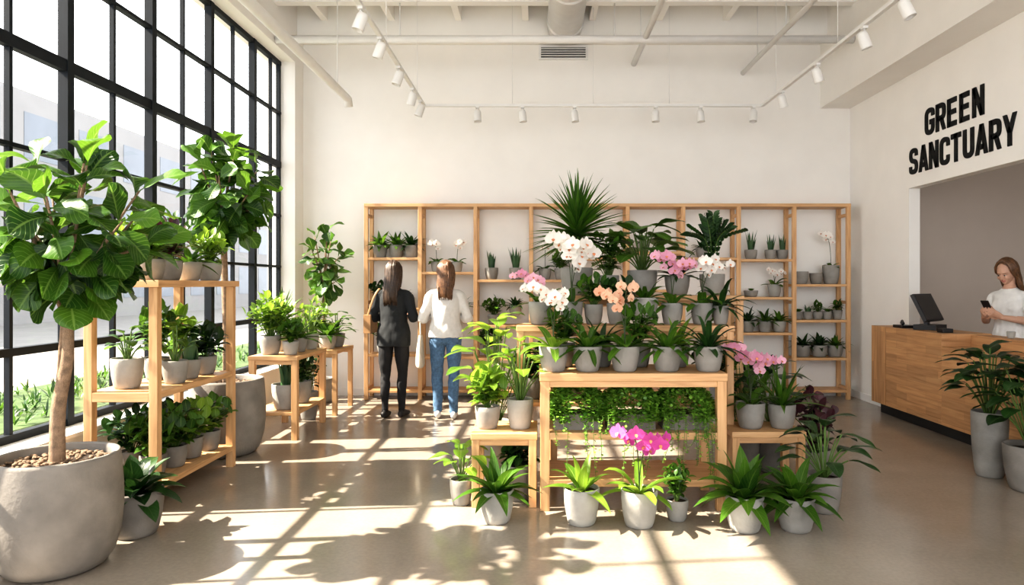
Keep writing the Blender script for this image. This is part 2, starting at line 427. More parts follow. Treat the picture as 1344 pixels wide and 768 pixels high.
def zz(mb, b, n, H, mat='L_dark', ll=.065, lw=.03):
    for k in range(n):
        az = k*2.4+R.uniform(-.2, .2); f = (k+.5)/n; sp = H*.5*f
        pts = [V(q) for q in cat([tuple(b), tuple(b+V((math.cos(az)*sp*.3, math.sin(az)*sp*.3, H*.55))), tuple(b+V((math.cos(az)*sp, math.sin(az)*sp, H*R.uniform(.85, 1)*(1-.3*f))))], 5)]
        sweep(mb, pts, [.006*(1-.6*i/len(pts)) for i in range(len(pts))], 'stem', 5)
        sd = V((-math.sin(az), math.cos(az), 0))
        for j in range(12):
            t = .2+.8*j/11; i = t*(len(pts)-1); i0 = min(len(pts)-2, int(i)); p = pts[i0].lerp(pts[i0+1], i-i0); tg = (pts[i0+1]-pts[i0]).normalized()
            for sg in (-1, 1):
                leaf(mb, p, sd*sg*.8+tg*.7, ll, lw, mat, 'oval', .1, .12, n=4, up=V((math.cos(az), math.sin(az), .6)))

def succulent(mb, b, r, mat='L_light'):
    for k in range(22):
        f = k/22
        leaf(mb, b, sph(k*2.4, math.radians(80-65*f)), r*(.5+.5*f), r*.42, mat, 'obov', -.2, .3, n=4)

def pl(name, kind, x, y, z, r, h, pm='pot', **kw):
    mb = MB(); b = pot(mb, x, y, z, r, h, pm)
    H = kw.get('H', .3); m = kw.get('m', 'L_mid'); Rr = kw.get('R', .12)
    if kind == 'orchid':
        strapleaves(mb, b, kw.get('n', 7), kw.get('LL', .2), .062, m, (10, 60), 'strap', .55)
        ns = kw.get('ns', 2)
        az = kw.get('az', None)
        for k in range(ns):
            a = (az if az is not None else R.uniform(-2.6, -.5))+k*1.3-.65*(ns-1)
            orchid_stem(mb, b, a, H*(1-.12*k), kw.get('nf', 8), kw.get('fm', 'F_white'), kw.get('s', .042), kw.get('reach', .15))
    elif kind == 'strap': strapleaves(mb, b, kw.get('n', 16), kw.get('LL', .25), kw.get('W', .05), m, kw.get('el', (10, 75)), kw.get('prof', 'lance'), kw.get('dr', .5))
    elif kind == 'bush': bush(mb, b, H, Rr, m, kw.get('n', 14), kw.get('k', 7), kw.get('LL', .09), kw.get('W', .055), kw.get('prof', 'oval'))
    elif kind == 'big': bigleaf(mb, b, kw.get('n', 12), H, kw.get('LL', .22), kw.get('W', .12), m, kw.get('prof', 'oval'), kw.get('sp', .6))
    elif kind == 'snake': snake(mb, b, kw.get('n', 8), H, kw.get('W', .045))
    elif kind == 'spiky': spiky(mb, b, kw.get('tr', .3), kw.get('LL', .35), kw.get('n', 90), m, kw.get('W', .032))
    elif kind == 'zz': zz(mb, b, kw.get('n', 9), H, m)
    elif kind == 'succ': succulent(mb, b, kw.get('LL', .08), m)
    return mb.build(name)

# ------------------------------------------------------------------ room shell
BW = 8.9; XL = -3.05; XR = 4.08; ZC = 5.0; YF = -3.0
mb = MB(); box(mb, -3.5, 8.0, YF, 9.1, -.12, 0, 'floor'); mb.build('floor')
mb = MB(); box(mb, -3.45, 8.0, YF, 9.1, ZC, ZC+.15, 'ceil'); mb.build('ceiling')
mb = MB(); box(mb, -3.45, 4.2, BW, BW+.2, 0, ZC, 'wall'); mb.build('wall_back')
mb = MB()
box(mb, -3.4, XL, YF, BW, 0, .45, 'wall'); box(mb, -3.4, XL, YF, BW, 4.25, ZC, 'wall')
box(mb, -3.4, XL, 8.6, BW, .45, 4.25, 'wall'); box(mb, -3.4, XL, YF, -.6, .45, 4.25, 'wall')
mb.build('wall_left')
mb = MB()
box(mb, XR, XR+.12, 7.49, BW, 0, ZC, 'wall'); box(mb, XR, XR+.12, YF, 7.49, 2.5, ZC, 'wall')
mb.build('wall_right')
mb = MB(); box(mb, 4.2, 7.2, 8.0, 8.12, 0, 2.98, 'greige'); mb.build('wall_alcove_back')
mb = MB(); box(mb, 7.08, 7.2, YF, 8.0, 0, 2.98, 'greige'); mb.build('wall_alcove_side')
mb = MB(); box(mb, 4.2, 7.2, YF, 8.12, 2.98, 3.1, 'ceil'); mb.build('ceiling_alcove')
mb = MB(); box(mb, 3.69, XR, YF, BW, 3.74, ZC, 'wall'); mb.build('wall_soffit')
mb = MB(); box(mb, XL, XR, BW-.015, BW, 0, .09, 'trim'); mb.build('baseboard_back')
mb = MB(); box(mb, XR-.015, XR, 7.8, BW-.015, 0, .09, 'trim'); mb.build('baseboard_right')
mb = MB(); box(mb, -3.3, XL+.03, -.6, 8.6, .45, .475, 'trim'); mb.build('trim_window_sill')
mb = MB(); box(mb, 4.36, 4.40, 7.97, 8.0, 1.28, 1.40, 'trim'); box(mb, 4.372, 4.388, 7.962, 7.97, 1.32, 1.36, 'fix'); mb.build('light_switch')
# window
mb = MB(); WX = -3.25
ys = [7.80-.515*k for k in range(-1, 16)]
def bar(y, w, d=.022): box(mb, WX-d, WX+d, y-w/2, y+w/2, .475, 4.25, 'black')
bar(8.575, .05); bar(-.575, .05)
for i, y in enumerate(ys): bar(y, .066 if i % 2 == 1 else .028, .035 if i % 2 else .018)
for z, w in ((.50, .05), (1.03, .05), (1.67, .028), (2.31, .028), (2.95, .08), (3.6, .028), (4.225, .05)):
    box(mb, WX-.028, WX+.028, -.6, 8.6, z-w/2, z+w/2, 'black')
box(mb, WX-.004, WX+.004, -.6, 8.6, .475, 4.25, 'glass')
mb.build('window_1')

# ceiling structure
mb = MB(); box(mb, XL, 3.69, 8.68, BW, 4.57, ZC, 'ceil')
box(mb, XL, 3.69, 7.9, 8.02, 4.72, ZC, 'ceil'); box(mb, XL, 3.69, 6.6, 6.75, 4.72, ZC, 'ceil'); box(mb, XL, 3.69, 5, 5.15, 4.72, ZC, 'ceil')
for i in range(8):
    x = -2.7+.85*i; box(mb, x-.04, x+.04, 3, 8.68, 4.8, ZC, 'ceil')
mb.build('ceiling_beams')
mb = MB(); sweep(mb, [(.35, 2, 4.72), (.35, 8.68, 4.72)], [.22, .22], 'fix', 28)
for y in (7.4, 8.4): sweep(mb, [(.35, y, 4.72), (.35, y+.05, 4.72)], [.235, .235], 'fix', 28)
mb.build('air_duct')
mb = MB(); sweep(mb, [(-3.04, 7.95, 4.3), (3.68, 7.95, 4.3)], [.045, .045], 'fix', 14)
for x in (-1.6, .9, 2.9): sweep(mb, [(x, 7.95, 4.3), (x, 7.95, 4.72)], [.008, .008], 'fix', 6)
mb.build('sprinkler_pipe')
mb = MB(); sweep(mb, [(-2.3, 1, 3.7), (-2.3, 6, 3.7), (-2.3, 8.2, 3.7), (-2.3, 8.3, 3.7), (-2.3, 8.34, 3.62)], [.05]*5, 'fix', 14)
for y in (5.5, 7.86): sweep(mb, [(-2.3, y, 3.7), (-2.3, y, 4.998)], [.006]*2, 'fix', 6)
mb.build('water_pipe')
for x, z, r in ((1.26, 4.32, .035), (2.68, 4.2, .03)):
    mb = MB(); sweep(mb, [(x, 1, z), (x, 8.895, z)], [r, r], 'fix', 12)
    for y in (6, 8.3): sweep(mb, [(x, y, z), (x, y, 4.998)], [.006]*2, 'fix', 6)
    mb.build('conduit_pipe')
# vent
mb = MB(); box(mb, .02, .66, BW-.03, BW, 4.37, 4.55, 'fix'); box(mb, .05, .63, BW-.034, BW-.03, 4.395, 4.525, 'grille')
for k in range(4): box(mb, .05, .63, BW-.05, BW-.034, 4.41+k*.03, 4.420+k*.03, 'fix')
mb.build('air_vent_grille')
# tracks
TZ = 3.6; TY = 8.27; TXL = -1.37; TXR = 2.73
mb = MB(); box(mb, TXL-.018, TXL+.018, 1, TY, TZ, TZ+.03, 'fix'); box(mb, TXR-.018, TXR+.018, 1, TY, TZ, TZ+.03, 'fix'); box(mb, TXL, TXR, TY-.018, TY+.018, TZ, TZ+.03, 'fix')
for x, y in [(TXL, 7.8), (TXL, 6.2), (TXR, 7.8), (TXR, 6.2), (-.3, TY), (.68, TY), (1.6, TY)]:
    sweep(mb, [(x, y, TZ+.03), (x, y, 4.998)], [.003, .003], 'fix', 5)
mb.build('lighting_track')
def spot(x, y, rx=0, ry=0):
    mb = MB()
    box(mb, x-.02, x+.02, y-.03, y+.03, TZ-.02, TZ, 'fix')
    sweep(mb, [(x, y, TZ-.01), (x, y, TZ-.08)], [.009, .009], 'fix', 8)
    mt = Euler((rx, ry, 0)).to_matrix()
    lathe(mb, (x, y, TZ-.11), [(.02, .07), (.036, .065), (.044, .04), (.046, -.06), (.046, -.075), (.038, -.075), (.036, -.05), (.0, -.045)], 'fix', 16, mt)
    mb.build('track_spotlight')
for x in (-.722, -.176, .454, 1.435, 1.98, 2.62): spot(x, TY, R.uniform(-.2, .1), R.uniform(-.15, .15))
for y in (8.0, 7.5, 6.75, 5.95, 5.3): spot(TXL, y, R.uniform(-.2, .2), .35)
for y in (7.6, 6.65, 5.7, 5.05, 4.4): spot(TXR, y, R.uniform(-.2, .2), -.35)

# sign
def roundc(pts, r=.16, keep=()):
    out = [pts[0]]
    for i in range(1, len(pts)-1):
        p = V(pts[i]).to_2d(); a = V(pts[i-1]).to_2d(); b = V(pts[i+1]).to_2d()
        if i in keep: out.append(tuple(p)); continue
        da = (a-p); db = (b-p); ra = min(r, da.length*.5); rb = min(r, db.length*.5); s = p+da.normalized()*ra; e = p+db.normalized()*rb
        for k in range(7):
            t = k/6; q = s*(1-t)**2+p*2*t*(1-t)+e*t*t; out.append(tuple(q))
    out.append(pts[-1]); return out
S_ = .09
def ribbon(pts, w=S_):
    P = [V((p[0], p[1])) for p in pts]; Lf = []; Rt = []
    for i, p in enumerate(P):
        d1 = (p-P[i-1]).normalized() if i else (P[1]-P[0]).normalized(); d2 = (P[i+1]-p).normalized() if i < len(P)-1 else d1
        n1 = V((-d1.y, d1.x)); n2 = V((-d2.y, d2.x)); m = (n1+n2)
        m = m.normalized() if m.length > .01 else n1
        k = w/max(.5, m.dot(n1)); Lf.append(p+m*k); Rt.append(p-m*k)
    return Lf, Rt
t0, t1 = S_, 1-S_; xa, xb = S_, .50
LET = {
 'G': [roundc([(xb, .68), (xb, t1), (xa, t1), (xa, t0), (xb, t0), (xb, .47), (.30, .47)], .2, (5,))],
 'C': [roundc([(xb, .66), (xb, t1), (xa, t1), (xa, t0), (xb, t0), (xb, .34)], .2)],
 'S': [roundc([(xb-.01, .69), (xb-.01, t1), (xa+.005, t1), (xa+.005, .54), (xb, .46), (xb, t0), (xa, t0), (xa, .31)], .18)],
 'U': [roundc([(xa, 1), (xa, t0), (xb, t0), (xb, 1)], .2)],
 'N': [[(xa, 0), (xa, 1)], [(xb, 0), (xb, 1)], [(xa+.01, .97), (xb-.01, .03)]],
 'E': [[(xa, 0), (xa, 1)], [(xa, t1), (.52, t1)], [(xa, t0), (.52, t0)], [(xa, .51), (.48, .51)]],
 'R': [[(xa, 0), (xa, 1)], roundc([(xa, t1), (xb-.01, t1), (xb-.01, .46), (xa, .46)], .18), [(.32, .46), (.50, -.02)]],
 'A': [[(.07, -.04), (.30, 1.02)], [(.53, -.04), (.30, 1.02)], [(.15, .25), (.45, .25)]],
 'T': [[(.0, t1), (.56, t1)], [(.28, 0), (.28, 1)]],
 'Y': [[(.06, 1.03), (.29, .42)], [(.52, 1.03), (.29, .42)], [(.29, .5), (.29, 0)]],
}
mb = MB()
for word, y0, y1, z0, z1 in (('GREEN', 7.17, 6.22, 3.0, 3.28), ('SANCTUARY', 7.47, 5.80, 2.64, 2.92)):
    adv = .69; tot = adv*len(word)-.09
    for li, ch in enumerate(word):
        for st in LET[ch]:
            Lf, Rt = ribbon(st); n = len(Lf)
            def mp(q, x): return (x, y0+(y1-y0)*(q.x+li*adv)/tot, z0+(z1-z0)*min(1, max(0, q.y)))
            vs = [mp(q, XR-.012) for q in Lf]+[mp(q, XR-.012) for q in Rt]+[mp(q, XR) for q in Lf]+[mp(q, XR) for q in Rt]
            fs = []
            for i in range(n-1):
                fs += [(i, i+1, n+i+1, n+i), (2*n+i, 3*n+i, 3*n+i+1, 2*n+i+1), (i, 2*n+i, 2*n+i+1, i+1), (n+i, n+i+1, 3*n+i+1, 3*n+i)]
            fs += [(0, n, 3*n, 2*n), (n-1, 3*n-1, 4*n-1, 2*n-1)]
            mb.add(vs, fs, 'sign', smooth=False)
mb.build('wall_sign_lettering')

# ------------------------------------------------------------------ exterior
mb = MB(); box(mb, -60, -3.5, -20, 70, -.2, -.1, 'pave'); mb.build('pavement')
mb = MB(); box(mb, -7.4, -5.4, 4, 40, -.1, -.06, 'grass'); mb.build('lawn')
mb = MB()
for k in range(450):
    x = R.uniform(-7.2, -5.5); y = R.uniform(5, 16)
    for j in range(4): leaf(mb, V((x, y, -.06)), sph(R.random()*6.3, R.uniform(.6, 1.4)), R.uniform(.1, .24), .03, 'L_mid' if R.random() < .6 else 'L_dark', 'lance', .3, .1, n=3)
mb.build('roadside_grass')
mb = MB()
box(mb, -34, -20, 16, 54, -.1, 9, 'bldg')
for k in range(11):
    for j in range(3): box(mb, -20.01, -19.98, 17+k*3.2, 19+k*3.2, .8+j*2.8, 2.6+j*2.8, 'bwin')
for k in range(4):
    for j in range(3): box(mb, -33+k*3.4, -31+k*3.4, 15.98, 16.01, .8+j*2.8, 2.6+j*2.8, 'bwin')
mb.build('office_building')
mb = MB(); box(mb, -3.66, -3.46, 9.3, 10.2, -.1, 6, 'brick'); mb.build('brick_pier')

# ------------------------------------------------------------------ wall shelf
mb = MB(); SY0 = 8.55; SY1 = 8.87
ups = [-2.145, -1.469, -.773, -.076, .525, 1.135, 1.832, 2.529, 3.225, 3.905]
for x in ups:
    box(mb, x-.025, x+.025, SY0, SY0+.045, 0, 2.42, 'wood'); box(mb, x-.025, x+.025, SY1-.045, SY1, 0, 2.42, 'wood')
    for z in (.12, 1.2, 2.3): box(mb, x-.015, x+.015, SY0+.045, SY1-.045, z, z+.04, 'wood')
box(mb, ups[0]-.025, ups[-1]+.025, SY0-.005, SY1, 2.42, 2.46, 'wood')
shz = [(1.784, 1.145, .572, .12), (1.603, 1.05, .54, .12), (1.507, .935, .525, .12), (1.507, 1.05, .525, .12), (1.784, 1.2, .6, .12), (1.86, 1.38, .8, .12), (1.784, 1.288, .8, .12), (1.765, 1.288, .84, .12), (1.45, 1.0, .525, .12)]
for i, zs in enumerate(shz):
    for z in zs: box(mb, ups[i]+.025, ups[i+1]-.025, SY0+.002, SY1, z-.032, z, 'wood')
mb.build('wall_shelving', bevel=.003)

SM = 8.69
def sp(nm, kind, x, z, r=.07, h=.13, pm='pot', **k): pl(nm, kind, x, SM, z+.001, r, h, pm, **k)
for x, z in ((-2.0, 1.784), (-1.79, 1.784), (-1.6, 1.784)): sp('potted_foliage_plant', 'strap', x, z, .09, .16, n=22, LL=.23, W=.06, m='L_mid' if x < -1.7 else 'L_dark', el=(5, 80))
for x in (-1.28, -1.02): sp('potted_orchid', 'orchid', x, 1.603, .07, .13, 'pot3', H=.26, ns=1, nf=6, LL=.13, s=.042, reach=.1)
sp('potted_snake_plant', 'snake', -.58, 1.507, .085, .15, H=.25, n=11); sp('potted_snake_plant', 'snake', -.27, 1.507, .085, .15, 'pot', H=.3, n=11)
sp('potted_foliage_plant', 'bush', -.55, .935, .08, .13, H=.22, R=.14, m='L_mid'); sp('potted_foliage_plant', 'strap', -.28, 1.05, .08, .13, n=16, LL=.18, m='L_dark')
sp('potted_foliage_plant', 'bush', -2.0, 1.145, .08, .13, H=.2, R=.13, m='L_dark'); sp('potted_foliage_plant', 'strap', -1.72, 1.145, .08, .13, n=16, LL=.18)
sp('potted_foliage_plant', 'bush', -1.95, .572, .09, .15, H=.2, R=.14, m='L_mid')
sp('potted_foliage_plant', 'strap', -.95, 1.05, .08, .13, n=16, LL=.18); sp('potted_foliage_plant', 'bush', -.6, .525, .09, .14, H=.2, R=.14, m='L_dark')
sp('potted_orchid', 'orchid', .1, 1.507, .08, .14, H=.3, ns=1, nf=6, LL=.14); sp('potted_foliage_plant', 'bush', .3, 1.507, .08, .14, H=.2, R=.12)
sp('potted_foliage_plant', 'strap', 1.35, 1.86, .08, .13, n=14, LL=.16, m='L_mid'); sp('potted_foliage_plant', 'strap', 2.1, 1.784, .08, .13, n=14, LL=.16, m='L_dark')
sp('potted_foliage_plant', 'bush', 2.15, .8, .09, .14, H=.2, R=.14)
for x in (2.72, 2.97, 3.12): sp('potted_snake_plant', 'snake', x, 1.765, .072 if x > 2.9 else .08, .12, H=.3 if x < 2.9 else .22, n=9, W=.035)
mb = MB(); pot(mb, 2.72, SM, 1.289, .09, .08, 'pot'); succulent(mb, V((2.72, SM, 1.36)), .06, 'L_mid'); mb.build('shallow_bowl_planter')
sp('potted_orchid', 'orchid', 3.02, 1.288, .085, .16, 'pot3', H=.2, ns=2, nf=5, LL=.17, s=.035, reach=.09)
sp('potted_orchid', 'orchid', 3.74, 1.45, .105, .24, 'pot', H=.42, ns=1, nf=7, LL=.12, s=.045, reach=.14, az=-2.6)
for x, r, h in ((3.36, .09, .16), (3.55, .08, .14)):
    mb = MB(); pot(mb, x, SM, 1.451, r, h, 'pot' if x < 3.5 else 'pot2'); mb.build('concrete_planter')
for x in (2.68, 2.9, 3.08): sp('potted_foliage_plant', 'strap', x, .84, .085, .14, 'pot3' if x > 3 else 'pot', n=18, LL=.21, W=.05, m='L_dark' if x < 2.8 else 'L_mid')
for i in range(5): sp('potted_succulent', ('succ', 'snake', 'bush', 'succ', 'bush')[i], 3.32+.125*i, 1.0, .06, .1+.02*(i == 4), H=.11, R=.06, LL=.08, W=.03, n=9, m='L_mid')
for x in (3.38, 3.59, 3.79): sp('potted_foliage_plant', 'strap', x, .525, .1, .15, n=18, LL=.2, W=.055, m='L_dark' if x < 3.7 else 'L_mid')
for x in (2.7, 2.95): sp('potted_foliage_plant', 'bush', x, .12, .1, .16, H=.25, R=.14, m='L_dark')

# ------------------------------------------------------------------ wood furniture
def table(name, x0, x1, y0, y1, h, t=.045, leg=.055, shelves=(), th=.03):
    mb = MB(); box(mb, x0, x1, y0, y1, h-t, h, 'wood')
    for x in (x0+.005, x1-leg-.005):
        for y in (y0+.005, y1-leg-.005): box(mb, x, x+leg, y, y+leg, 0, h-t, 'wood')
    a = .04
    box(mb, x0+leg, x1-leg, y0+.015, y0+.015+.02, h-t-a, h-t, 'wood'); box(mb, x0+leg, x1-leg, y1-.035, y1-.015, h-t-a, h-t, 'wood')
    for z in shelves: box(mb, x0+.008, x1-.008, y0+.008, y1-.008, z-th, z, 'wood')
    return mb.build(name, bevel=.003)
table('display_table', .015, 1.215, 4.35, 4.86, .88, .05, .06, (.5, .2), .045)
table('side_table', -.43, .0, 4.42, 4.85, .48, .04, .05)
table('side_table', 1.33, 1.84, 4.66, 5.02, .44, .04, .05)
table('plant_stand', -.15, 1.42, 4.9, 5.24, 1.15, .04, .05, (.6,))
table('plant_stand', .1, 1.6, 5.27, 5.68, 1.36, .04, .05, (.7,))
mb = MB(); x0, x1, y0, y1 = -2.88, -2.41, 4.33, 5.46
for x in (x0, x1-.055):
    for y in (y0, y1-.055): box(mb, x, x+.055, y, y+.055, 0, 1.43, 'wood')
box(mb, x0-.02, x1+.02, y0-.02, y1+.02, 1.43, 1.475, 'wood')
for z in (.17, .76):
    box(mb, x0+.002, x1-.002, y0+.055, y1-.055, z-.04, z, 'wood')
    box(mb, x0+.055, x1-.055, y0, y0+.03, z-.06, z, 'wood'); box(mb, x0+.055, x1-.055, y1-.03, y1, z-.06, z, 'wood')
mb.build('plant_rack', bevel=.003)
table('console_table', -2.68, -2.22, 6.32, 7.2, .78, .04, .055, (.26,))
table('console_table', -2.66, -2.2, 7.5, 8.18, .72, .04, .05)

# ------------------------------------------------------------------ counter
mb = MB()
box(mb, 3.82, 4.07, 7.49, 7.8, .12, .98, 'stave')
box(mb, 3.82, 4.3, 6.45, 7.48, .12, .98, 'stave')
box(mb, 3.82, 4.1, 3.4, 6.45, .12, .86, 'stave'); box(mb, 4.1, 4.3, 3.4, 6.45, .12, .97, 'stave')
box(mb, 3.9, 4.25, 3.4, 7.48, 0, .12, 'dark'); box(mb, 3.9, 4.05, 7.48, 7.75, 0, .12, 'dark')
mb.build('service_counter', bevel=.003)
def tbox(mb, mtx, x0, x1, y0, y1, z0, z1, mat):
    o = len(mb.v); box(mb, x0, x1, y0, y1, z0, z1, mat)
    for i in range(o, len(mb.v)): mb.v[i] = tuple(mtx @ V(mb.v[i]))
mb = MB()
mt = Matrix.Translation((4.05, 7.02, 1.0)) @ Euler((0, 0, math.radians(38))).to_matrix().to_4x4()
tbox(mb, mt, -.13, .13, -.1, .12, -.018, .035, 'plastic')
tbox(mb, mt, -.03, .03, .02, .06, .03, .14, 'plastic')
m2 = mt @ Matrix.Translation((0, .03, .2)) @ Euler((math.radians(-26), 0, 0)).to_matrix().to_4x4()
tbox(mb, m2, -.21, .21, -.015, .02, -.14, .16, 'plastic'); tbox(mb, m2, -.195, .195, -.018, -.015, -.125, .145, 'screen')
mb.build('point_of_sale_terminal', bevel=.004)
mb = MB(); box(mb, 3.88, 4.02, 7.25, 7.45, .981, 1.01, 'plastic'); sweep(mb, [(3.9, 7.28, 1.03), (3.93, 7.35, 1.055), (3.97, 7.43, 1.03)], [.02, .014, .02], 'plastic', 8, rnd=True)
mb.build('desk_telephone', bevel=.004)
mb = MB(); box(mb, 3.9, 4.0, 6.56, 6.66, .981, 1.02, 'plastic'); mb.build('card_reader', bevel=.003)
mb = MB(); pot(mb, 4.2, 6.05, .971, .035, .06, 'pot3', 18); mb.build('pencil_cup')

# ------------------------------------------------------------------ display plants
for i, x in enumerate((.107, .33, .575, .85, 1.12)):
    if i in (0, 2):
        pl('potted_orchid', 'orchid', x, 4.47, .881, .095, .165, H=.42, ns=2, nf=8, fm=('F_peach' if i == 2 else 'F_white'), n=11, LL=.24, az=-2.0 if i == 0 else 2.0, s=.04, m='L_light' if i == 0 else 'L_mid')
    else:
        pl('potted_foliage_plant', 'strap', x, 4.47, .881, .095, .165, n=26, LL=.25, W=.042, m='L_mid' if i < 4 else 'L_dark', prof='strap', el=(0, 80), dr=.6)
for i, (x, k) in enumerate(((.18, 'bush'), (.44, 'strap'), (.7, 'bush'), (.97, 'strap'))):
    pl('potted_foliage_plant', k, x, 4.72, .881, .085, .16, n=16, H=.26, R=.13, LL=.1 if k == 'bush' else .26, W=.05, m=('L_mid', 'L_dark', 'L_mid', 'L_light')[i])
T2 = 1.151; Y2 = 5.06
pl('potted_orchid', 'orchid', .254, Y2, T2, .085, .17, H=.50, ns=3, nf=9, fm='F_white', s=.052, az=-1.3, reach=.14)
pl('potted_orchid', 'orchid', .02, Y2, T2, .085, .17, H=.22, ns=2, nf=7, fm='F_pink', s=.036, az=-2.6)
pl('potted_foliage_plant', 'bush', .42, Y2+.02, T2, .07, .15, H=.22, R=.13, m='L_mid')
pl('potted_foliage_plant', 'bush', .60, Y2, T2, .085, .16, H=.18, R=.13, m='L_dark')
pl('potted_foliage_plant', 'strap', .80, Y2, T2, .095, .2, 'pot3', n=22, LL=.22, W=.045, m='L_mid')
pl('potted_orchid', 'orchid', 1.0, Y2, T2, .08, .16, H=.36, ns=2, nf=8, fm='F_pink', s=.042, az=-1.6)
pl('potted_orchid', 'orchid', 1.22, Y2, T2, .08, .16, H=.34, ns=2, nf=6, fm='F_white', s=.042, az=-.8)
pl('potted_foliage_plant', 'strap', 1.36, Y2, T2, .06, .14, n=26, LL=.29, W=.04, m='L_dark', el=(-5, 70), dr=.7)
T3 = 1.361; Y3 = 5.46
pl('potted_dracaena', 'spiky', .316, Y3, T3, .13, .22, H=.5, tr=.36, LL=.44, n=160, m='L_mid', W=.038)
pl('potted_foliage_plant', 'bush', .57, Y3+.03, T3, .09, .16, H=.36, R=.2, m='L_mid', n=18)
pl('potted_peace_lily', 'big', .84, Y3, T3, .12, .2, H=.38, n=32, LL=.30, W=.17, m='L_mid', sp=.75)
pl('potted_foliage_plant', 'strap', 1.12, Y3, T3, .1, .16, n=22, LL=.27, W=.05, m='L_dark')
pl('potted_zz_plant', 'zz', 1.4, Y3, T3, .1, .17, H=.52, n=15, m='L_dark')
for x in (-.02, .25, 1.3): pl('potted_foliage_plant', 'bush', x, 5.08, .601, .09, .16, H=.22, R=.16, m='L_dark')
pl('potted_rubber_plant', 'big', -.31, 5.12, 0, .15, .42, H=.82, n=28, LL=.24, W=.15, m='L_light', sp=.36)
pl('potted_calathea', 'bush', -.334, 4.6, .481, .085, .15, H=.26, R=.13, m='L_light', n=16, LL=.11, W=.07)
pl('potted_calathea', 'big', -.115, 4.6, .481, .09, .2, 'pot3', H=.42, n=22, LL=.16, W=.1, m='L_light', sp=.45)
pl('potted_foliage_plant', 'bush', -.13, 4.62, 0, .12, .24, 'pot2', H=.14, R=.1, m='L_dark')
pl('potted_foliage_plant', 'big', -.50, 4.5, 0, .075, .17, H=.26, n=12, LL=.18, W=.09, m='L_light')
pl('potted_foliage_plant', 'strap', -.247, 4.17, 0, .105, .2, 'pot3', n=24, LL=.3, W=.075, m='L_mid', el=(5, 75))
pl('potted_orchid', 'strap', .269, 4.14, 0, .11, .22, 'pot3', n=11, LL=.27, W=.075, m='L_light', el=(15, 80))
pl('potted_orchid', 'orchid', .613, 4.1, 0, .11, .22, 'pot3', H=.40, ns=2, nf=6, n=11, LL=.27, fm='F_mag', s=.05, az=-1.5, reach=.15, m='L_light')
pl('potted_trailing_plant', 'bush', .86, 4.2, 0, .07, .13, H=.24, R=.08, m='L_mid', LL=.05, W=.035, n=18, k=10)
pl('potted_foliage_plant', 'strap', 1.225, 4.03, 0, .112, .21, 'pot3', n=30, LL=.32, W=.1, m='L_mid', el=(0, 80))
pl('potted_foliage_plant', 'strap', 1.527, 4.03, 0, .112, .2, 'pot', n=28, LL=.29, W=.085, m='L_mid', el=(0, 75))
pl('potted_foliage_plant', 'big', 1.83, 4.36, 0, .11, .24, 'pot2', H=.36, n=20, LL=.2, W=.09, m='L_dark', sp=.7)
pl('potted_orchid', 'orchid', 1.5, 4.8, .441, .1, .18, H=.42, ns=3, nf=8, fm='F_pink', s=.04, az=-1.5, LL=.22)
pl('potted_foliage_plant', 'strap', 1.72, 4.8, .441, .095, .17, n=28, LL=.33, W=.035, m='L_mid', el=(20, 88), dr=.4)
pl('potted_burgundy_plant', 'bush', 2.02, 4.95, 0, .11, .26, 'pot2', H=.45, R=.15, m='L_purple', n=18, LL=.09, W=.07)
pl('potted_foliage_plant', 'bush', 1.58, 5.25, 0, .13, .35, 'pot2', H=.6, R=.22, m='L_mid', n=24)
pl('potted_foliage_plant', 'big', 1.82, 5.3, 0, .13, .35, 'pot2', H=.55, LL=.22, W=.1, m='L_dark', n=20)
def trough(x0, x1, n, hang):
    mb = MB(); y0, y1, z = 4.44, 4.64, .501; xc = (x0+x1)/2; hx = (x1-x0)/2+.02
    box(mb, x0+.02, x1-.02, y0, y1, z, z+.1, 'pot2'); box(mb, x0+.03, x1-.03, y0+.01, y1-.01, z+.1, z+.103, 'soil')
    for k in range(n):
        a = R.random()*2*pi; e = math.asin(R.uniform(-.35, 1)); rr = R.uniform(.8, 1.06)
        d = V((math.copysign(abs(math.cos(a))**.6, math.cos(a))*math.cos(e), math.sin(a)*math.cos(e), math.sin(e)))
        wob = 1+.14*noise.noise(V((d.x*3+x0*9, d.y*3, d.z*3)))
        p = V((xc+d.x*hx*rr, 4.53+d.y*.175*rr*wob, z+.12+d.z*.165*rr*wob))
        if p.z < z+.008: p.z = z+.008
        leaf(mb, p, d*.7+sph(R.random()*6.3, R.uniform(-.3, .8)), R.uniform(.018, .032), .024, 'L_pearl', 'round', .15, .15, n=3)
    for k in range(hang):
        x = R.uniform(x0, x1); y = 4.345-R.random()*.03; L = R.uniform(.12, .42) if R.random() < .6 else R.uniform(.05, .14)
        sy = z+.06; pts = [V((x, 4.44, z+.13)), V((x, y+.01, sy+.03)), V((x+R.uniform(-.02, .02), y-.01, sy-L*.5)), V((x+R.uniform(-.03, .03), y-.01, sy-L))]
        pts = [V(q) for q in cat([tuple(p) for p in pts], 4)]
        sweep(mb, pts, [.0015]*len(pts), 'stem', 4)
        m = int(10+L*80)
        for j in range(m):
            t = j/(m-1)*(len(pts)-1.001); i0 = int(t); p = pts[i0].lerp(pts[i0+1], t-i0)
            leaf(mb, p, sph(R.random()*6.3, R.uniform(-.6, .6)), R.uniform(.016, .024), .017, 'L_pearl', 'round', .2, .1, n=3)
    mb.build('trailing_plant_trough')
trough(.09, .43, 3300, 9); trough(.44, .79, 3300, 10); trough(.80, 1.14, 3300, 28)

